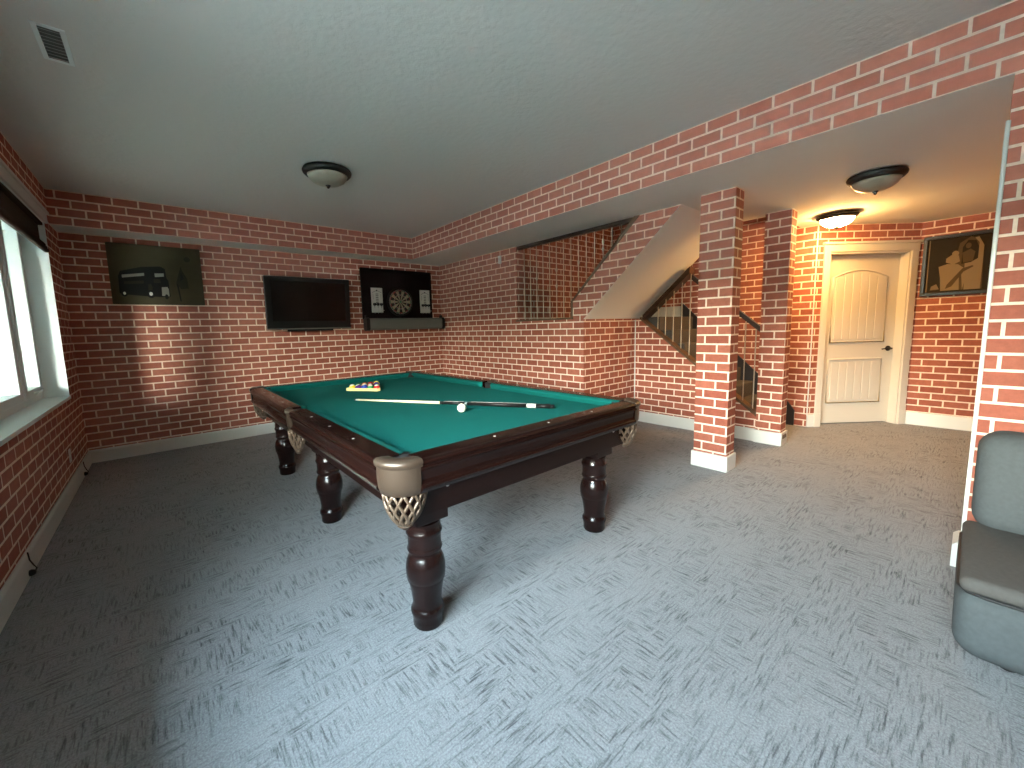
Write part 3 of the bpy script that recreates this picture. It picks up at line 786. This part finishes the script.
def scoreboard(x, z, label):
    t = thing('scoreboard', label, 'scoreboard', (x, -.030, z))
    b = MB(); b.box((0, -.012, 0), (.185, 0, .375), 'paper', .003); b.build('score_card', t)
    b = MB()
    b.lathe([(0, 0), (.013, 0), (0, .002)], 'ink', 6, T=TR((.0925, -.0125, .335)) @ RX)
    for k in range(7): b.box((.07, -.0135, .12 + .026 * k), (.115, -.0125, .130 + .026 * k), 'ink')
    b.tube([(.02 + .145 * k / 12, -.013, .300 + .03 * math.sin(PI * k / 12)) for k in range(13)], .0028, 'ink', 5)
    b.tube([(.155, -.013, .28), (.155, -.013, .20)], .002, 'ink', 5); b.tube([(.03, -.013, .28), (.03, -.013, .20)], .002, 'ink', 5)
    b.build('score_print', t)
    b = MB(); b.box((.0, -.05, .028), (.185, -.012, .036), 'paper', .002); b.build('dart_ledge', t)
    return t
scoreboard(3.245, 1.605, 'white score card with darts left of the dartboard')
scoreboard(4.090, 1.600, 'white score card with darts right of the dartboard')
def dart(label, group):
    t = thing('dart', label, 'dart', (0, 0, 0), 0, group)
    b = MB(); b.tube([(0, 0, -.055), (0, 0, -.02)], [.001, .0016], 'steel', 6); b.build('point', t)
    b = MB(); b.tube([(0, 0, -.022), (0, 0, -.015), (0, 0, .03), (0, 0, .035)], [.002, .004, .004, .0025], 'steel', 8); b.build('barrel', t)
    b = MB(); b.tube([(0, 0, .033), (0, 0, .085)], .0026, 'black', 6); b.build('dart_shaft', t)
    b = MB()
    for k in range(4):
        q = PI / 2 * k + PI / 4
        d = Vector((math.cos(q), math.sin(q), 0)); e = Vector((-d.y, d.x, 0)) * .0006
        pts = [(0, .062), (.024, .078), (.024, .104), (.012, .110), (0, .106)]
        v = [d * r + e + Vector((0, 0, z)) for r, z in pts] + [d * r - e + Vector((0, 0, z)) for r, z in pts]
        b.add(v, [[0, 1, 2, 3, 4], [9, 8, 7, 6, 5]] + [[i, 5 + i, 5 + (i + 1) % 5, (i + 1) % 5] for i in range(5)], 'black')
    b.build('flight', t); return t
d0_ = dart('', 'darts in the score card holders')
first = True
for sx, sz, side in ((3.245, 1.605, 'left'), (4.090, 1.600, 'right')):
    for k, w in enumerate(('left', 'middle', 'right')):
        lab = f'black dart standing at the {w} of the {side} score card ledge'
        p = (sx + .038 + .055 * k, -.062, sz + .034)
        if first: d0_.location = p; d0_['label'] = lab; first = False
        else: dup(d0_, p, 0, lab)

# grey tube below the panel
sb = thing('roller_tube', 'long grey round tube with black end brackets below the dartboard panel', 'tube', (3.10, -.100, 1.425))
def stadium(hy, hz, r, n=6):
    out = []
    for k, (cy_, cz_) in enumerate(((hy - r, hz - r), (-hy + r, hz - r), (-hy + r, -hz + r), (hy - r, -hz + r))):
        for j in range(n + 1):
            q = PI / 2 * k + PI / 2 * j / n
            out.append((cy_ + r * math.cos(q), cz_ + r * math.sin(q)))
    return out
b = MB(); b.prism(stadium(.062, .090, .045), 'x', .05, 1.33, 'greybar', smooth_side=True); b.build('tube_body', sb, sharp=40)
for x in (.0, 1.33):
    b = MB(); b.prism(stadium(.068, .098, .05), 'x', x, x + .05, 'black', smooth_side=True); b.build('end_cap', sb, sharp=40)
    b = MB(); b.box((x + .012, -.01, .085), (x + .034, .045, .135), 'black', .004); b.build('mounting_arm', sb)

# canvas with a bus and a tower
cx0, cx1, cz0, cz1 = .345, 1.155, 1.685, 2.335
cv = thing('canvas_picture', 'dark olive canvas print of a double-decker bus on the brick back wall', 'picture', (cx0, 0, cz0))
b = MB(); b.box((0, -.036, 0), (cx1 - cx0, -.003, cz1 - cz0), 'canvas', .004); b.build('stretched_canvas', cv)
b = MB()
def flat(bm, pts, mt, lay, y0=-.0362):
    bm.add([(x, y0 - .00025 * lay, z) for x, z in pts], [list(range(len(pts)))], mt)
def circ(cx, cz, r, n=18, rx=None): return [(cx + (rx or r) * math.cos(2 * PI * k / n), cz + r * math.sin(2 * PI * k / n)) for k in range(n)]
flat(b, [(.065, .12), (.07, .30), (.09, .355), (.27, .41), (.43, .425), (.47, .40), (.475, .30), (.49, .27), (.495, .09), (.42, .085), (.30, .09), (.10, .105)], 'canvas_dark', 1)
flat(b, [(.10, .285), (.10, .315), (.285, .345), (.285, .315)], 'canvas_light', 2)
flat(b, [(.375, .305), (.375, .345), (.455, .350), (.455, .315)], 'canvas_light', 2)
flat(b, [(.11, .215), (.11, .245), (.275, .262), (.275, .230)], 'canvas_mid', 2)
flat(b, [(.36, .24), (.36, .285), (.42, .285), (.42, .24)], 'canvas_mid', 2)
flat(b, [(.42, .10), (.425, .195), (.475, .20), (.485, .175), (.485, .095)], 'canvas_light', 2)
flat(b, [(.305, .14), (.31, .22), (.335, .23), (.345, .19), (.335, .13)], 'canvas_mid', 3)
for x, r in ((.325, .040), (.105, .030)):
    flat(b, circ(x, .115, r * 1.1, rx=r * .9), 'canvas_dark', 4); flat(b, circ(x, .118, r * .5, rx=r * .38), 'canvas_white', 5)
flat(b, circ(.46, .09, .028, rx=.016), 'canvas_dark', 4)
flat(b, [(.58, .04), (.56, .25), (.565, .27), (.578, .24), (.592, .04)], 'canvas_dark', 1)                    # tower
flat(b, [(.56, .25), (.60, .39), (.615, .44), (.625, .39), (.665, .30), (.67, .19), (.60, .18)], 'canvas_mid', 2)
flat(b, [(.595, .27), (.61, .37), (.635, .30)], 'canvas_dark', 3)
flat(b, circ(.68, .52, .03), 'canvas_mid', 2)
b.build('bus_print', cv)

# ------------------------------------------------------------------ hall picture
py0, py1, pz0, pz1 = -6.12, -5.475, 1.54, 2.215
hp = thing('framed_picture', 'black framed sepia print of a robed figure on the hall wall right of the door', 'picture', (7.70, (py0 + py1) / 2, pz0))
pw, ph = (py1 - py0) / 2, pz1 - pz0
b = MB(); ft = .035
b.box((-.045, -pw, 0), (-.002, pw, ft), 'frame', .004); b.box((-.045, -pw, ph - ft), (-.002, pw, ph), 'frame', .004)
b.box((-.045, -pw, ft), (-.002, -pw + ft, ph - ft), 'frame', .004); b.box((-.045, pw - ft, ft), (-.002, pw, ph - ft), 'frame', .004); b.build('picture_frame', hp)
b = MB(); b.box((-.022, -pw + ft, ft), (-.003, pw - ft, ph - ft), 'sepia_dark'); 
def pf(pts, mt, lay):   # u = 0..1 from left (towards the door) to right, v = 0..1 up
    b.add([(-.0222 - .0003 * lay, (pw - ft) - u * 2 * (pw - ft), ft + v * (ph - 2 * ft)) for u, v in pts], [list(range(len(pts)))], mt)
pf([(.30, .03), (.42, .88), (.55, .98), (.68, .90), (.72, .70), (.74, .03)], 'sepia_mid', 1)
pf([(.52, .03), (.50, .55), (.60, .60), (.66, .62), (.66, .86), (.60, .95), (.65, .96), (.72, .80), (.72, .03)], 'sepia_light', 2)
pf([(.22, .03), (.20, .28), (.17, .48), (.28, .52), (.42, .50), (.50, .42), (.52, .20), (.50, .03)], 'sepia_light', 3)
pf([(.26, .55), (.26, .62), (.33, .68), (.42, .66), (.44, .55), (.36, .50)], 'sepia_light', 4)
pf(circ(.375, .70, .050, rx=.045), 'sepia_light', 5)
pf([(.46, .50), (.46, .80), (.52, .92), (.62, .90), (.66, .78), (.66, .58), (.58, .52)], 'sepia_dark', 3)
pf([(.48, .52), (.46, .70), (.56, .76), (.62, .70), (.60, .54)], 'sepia_mid', 4)
pf(circ(.53, .82, .05, rx=.035), 'sepia_mid', 5)
pf([(.28, .06), (.30, .14), (.48, .42), (.60, .46), (.62, .44), (.50, .36), (.36, .10)], 'sepia_mid', 5)
pf([(.46, .03), (.44, .34), (.47, .34), (.50, .03)], 'sepia_mid', 5)
pf([(.08, .05), (.09, .12), (.16, .16), (.20, .06)], 'sepia_pale', 2)
pf([(.02, .02), (.02, .98), (.035, .98), (.035, .02)], 'sepia_pale', 2)
b.build('sepia_print', hp)

# ------------------------------------------------------------------ ceiling lamps, vent, small wall fittings
def lamp(label, loc, lit=False, s=1.):
    t = thing('ceiling_lamp', label, 'ceiling lamp', loc, 0, 'bowl ceiling lamps')
    b = MB(); b.lathe([(0, 0), (.150 * s, 0), (.196 * s, -.008), (.202 * s, -.020), (.198 * s, -.034), (.182 * s, -.050), (.168 * s, -.056), (.160 * s, -.036), (.15 * s, -.02), (0, -.02)], 'bronze', 40); b.build('lamp_rim', t, sharp=50)
    b = MB(); b.lathe([(.165 * s, -.050), (.158 * s, -.068), (.140 * s, -.092), (.108 * s, -.112), (.065 * s, -.126), (.0, -.131)], 'opal_lit' if lit else 'opal', 40); b.build('glass_bowl', t)
    b = MB(); b.lathe([(0, -.124), (.020 * s, -.128), (.022 * s, -.134), (.012 * s, -.140), (.013 * s, -.146), (.008 * s, -.154), (0, -.157)], 'bronze', 18); b.build('finial', t)
lamp('unlit bronze-rimmed bowl lamp on the ceiling above the pool table', (1.955, -2.245, H))
lamp('unlit bronze-rimmed bowl lamp on the lower hall ceiling nearer the camera', (5.03, -5.36, HS), s=.86)
lamp('glowing warm bowl lamp on the hall ceiling in front of the door', (6.30, -4.92, HS), True, s=.86)

vt = thing('ceiling_vent', 'white louvred air vent in the ceiling above the window', 'air vent', (.437, -3.02, H))
b = MB()
for lo, hi in (((-.056, -.155, -.006), (-.036, .155, 0)), ((.036, -.155, -.006), (.056, .155, 0)), ((-.036, -.155, -.006), (.036, -.135, 0)), ((-.036, .135, -.006), (.036, .155, 0))): b.box(lo, hi, 'vinyl', .002)
b.build('vent_frame', vt)
b = MB(); b.box((-.037, -.136, -.003), (.037, .136, -.0005), 'greybar'); b.build('vent_back', vt)
for k in range(9):
    b = MB(); y = -.12 + .03 * k
    b.box((-.036, -.011, -.001), (.036, .011, .0005), 'trim_dull', T=TR((0, y, -.005)) @ Matrix.Rotation(math.radians(28), 4, 'X')); b.build('louvre', vt)

sn = thing('wall_sensor', 'small white sensor high on the brick stair wall below the beam', 'sensor', (XR, -1.592, 2.27))
b = MB(); b.box((-.030, -.022, -.055), (-.001, .022, .055), 'plate', .006); b.build('sensor_case', sn)
b = MB(); b.lathe([(0, 0), (.012, 0), (.009, .006), (0, .008)], 'trim_dull', 14, T=TR((-.030, 0, .01)) @ Matrix.Rotation(-PI / 2, 4, 'Y')); b.build('sensor_lens', sn)

ot = thing('wall_outlet', 'white outlet plate low on the brick left wall under the window', 'outlet', (0, -1.005, .32))
b = MB(); b.box((.001, -.036, -.058), (.007, .036, .058), 'plate', .003); b.build('cover_plate', ot)
for z in (-.024, .024):
    b = MB(); b.box((.006, -.016, z - .014), (.009, .016, z + .014), 'trim', .003); b.build('socket', ot)

def cord(label, y):
    t = thing('cable_stub', label, 'cable', (.017, y, .03), 0, 'cable stubs on the left baseboard')
    b = MB(); b.lathe([(0, 0), (.017, 0), (.019, .008), (.014, .020), (.009, .026), (0, .026)], 'black', 14, T=Matrix.Rotation(PI / 2, 4, 'Y')); b.build('plug', t)
    b = MB(); b.tube([(.02, .0, .0), (.028, .012, .015), (.018, .02, .03), (.006, .012, .07), (.003, .01, .118)], .0035, 'black', 7); b.build('wire', t)
cord('black cable stub on the left baseboard, the one nearer the camera', -2.66)
cord('black cable stub on the left baseboard near the back corner', -.56)

# ------------------------------------------------------------------ sofa
sf = thing('sofa', 'low armless grey fabric sofa against the brick wall at the right', 'sofa', (3.35, -6.9, 0))
def soft(name, lo, hi, bev, mt, bulge=0.):
    b = bmesh.new(); bmesh.ops.create_cube(b, size=1)
    for v in b.verts: v.co = Vector([(lo[i] + hi[i]) / 2 + v.co[i] * (hi[i] - lo[i]) for i in range(3)])
    bmesh.ops.bevel(b, geom=b.edges[:], offset=bev, segments=6, affect='EDGES', profile=.5)
    m = MB(); m.bm(b, mt, True); b.free(); return m.build(name, sf)
yo = .945                                              # end of the sofa, towards the stairs
soft('sofa_base', (-.42, -yo - .45, .014), (.42, yo + .022, .285), .075, 'fabric')
soft('seat_cushion', (-.412, -.02, .275), (.28, yo + .016, .335), .028, 'fabric_warm')
soft('seat_cushion', (-.412, -yo - .45, .275), (.28, -.03, .335), .028, 'fabric_warm')
soft('backrest', (.20, -yo - .45, .30), (.445, yo - .006, .768), .085, 'fabric')
b = MB(); b.tube([(-.415, -yo - .35, .280), (-.415, yo - .05, .280), (-.40, yo - .004, .280), (-.36, yo + .017, .280), (.2, yo + .017, .282)], .006, 'piping', 6); b.build('piping', sf)
for x in (-.33, .36):
    for y in (yo - .12, -.4, -yo - .32):
        b = MB(); b.lathe([(0, 0), (.022, 0), (.028, .03), (0, .03)], 'black', 14); b.build('foot', sf, (x, y, 0))

# ------------------------------------------------------------------ light
w = bpy.data.worlds.new('daylight'); S.world = w; w.use_nodes = True
N, L = w.node_tree.nodes, w.node_tree.links
bg = N['Background']
tc = N.new('ShaderNodeTexCoord'); sp = N.new('ShaderNodeSeparateXYZ'); L.new(tc.outputs['Generated'], sp.inputs[0])
mr = N.new('ShaderNodeMapRange'); mr.inputs[1].default_value = -.2; mr.inputs[2].default_value = 1.; L.new(sp.outputs['Z'], mr.inputs[0])
r = N.new('ShaderNodeValToRGB'); e = r.color_ramp.elements
e[0].position = 0; e[0].color = (.10, .12, .08, 1)
e[1].position = 1; e[1].color = (.30, .46, .62, 1)
for p, c in ((.242, (.05, .052, .035, 1)), (.262, (1., .90, .76, 1)), (.35, (.85, .80, .72, 1)), (.47, (.46, .53, .58, 1))):
    q = e.new(p); q.color = c
L.new(mr.outputs[0], r.inputs['Fac']); L.new(r.outputs['Color'], bg.inputs['Color'])
bg.inputs['Strength'].default_value = 220.0

# ------------------------------------------------------------------ camera
f_, yaw, pitch, roll = 397.13, .6861, -.1117, -.0286
px, py = -24.05, -10.99
fw = Vector((math.sin(yaw) * math.cos(pitch), math.cos(yaw) * math.cos(pitch), math.sin(pitch)))
rt = Vector((math.cos(yaw), -math.sin(yaw), 0)); up = rt.cross(fw)
r2 = rt * math.cos(roll) + up * math.sin(roll); u2 = -rt * math.sin(roll) + up * math.cos(roll)
cam = bpy.data.cameras.new('camera'); co = bpy.data.objects.new('camera', cam); C.objects.link(co)
cam.sensor_fit = 'HORIZONTAL'; cam.sensor_width = 36; cam.lens = f_ / 1024 * 36
cam.shift_x = -px / 1024; cam.shift_y = py / 1024
cam.clip_start = .02; cam.clip_end = 200
Rm = Matrix((r2, u2, -fw)).transposed()
co.matrix_world = Matrix.Translation((.6975, -5.9072, 1.3119)) @ Rm.to_4x4()
S.camera = co

S.view_settings.view_transform = 'Standard'; S.view_settings.look = 'None'
S.view_settings.gamma = 1; S.view_settings.use_curve_mapping = False
S.view_settings.exposure = 0.0
cy = S.cycles
cy.use_denoising = True
cy.max_bounces = 12; cy.diffuse_bounces = 8; cy.glossy_bounces = 4; cy.transparent_max_bounces = 8
cy.sample_clamp_indirect = 8
cy.caustics_reflective = False; cy.caustics_refractive = False
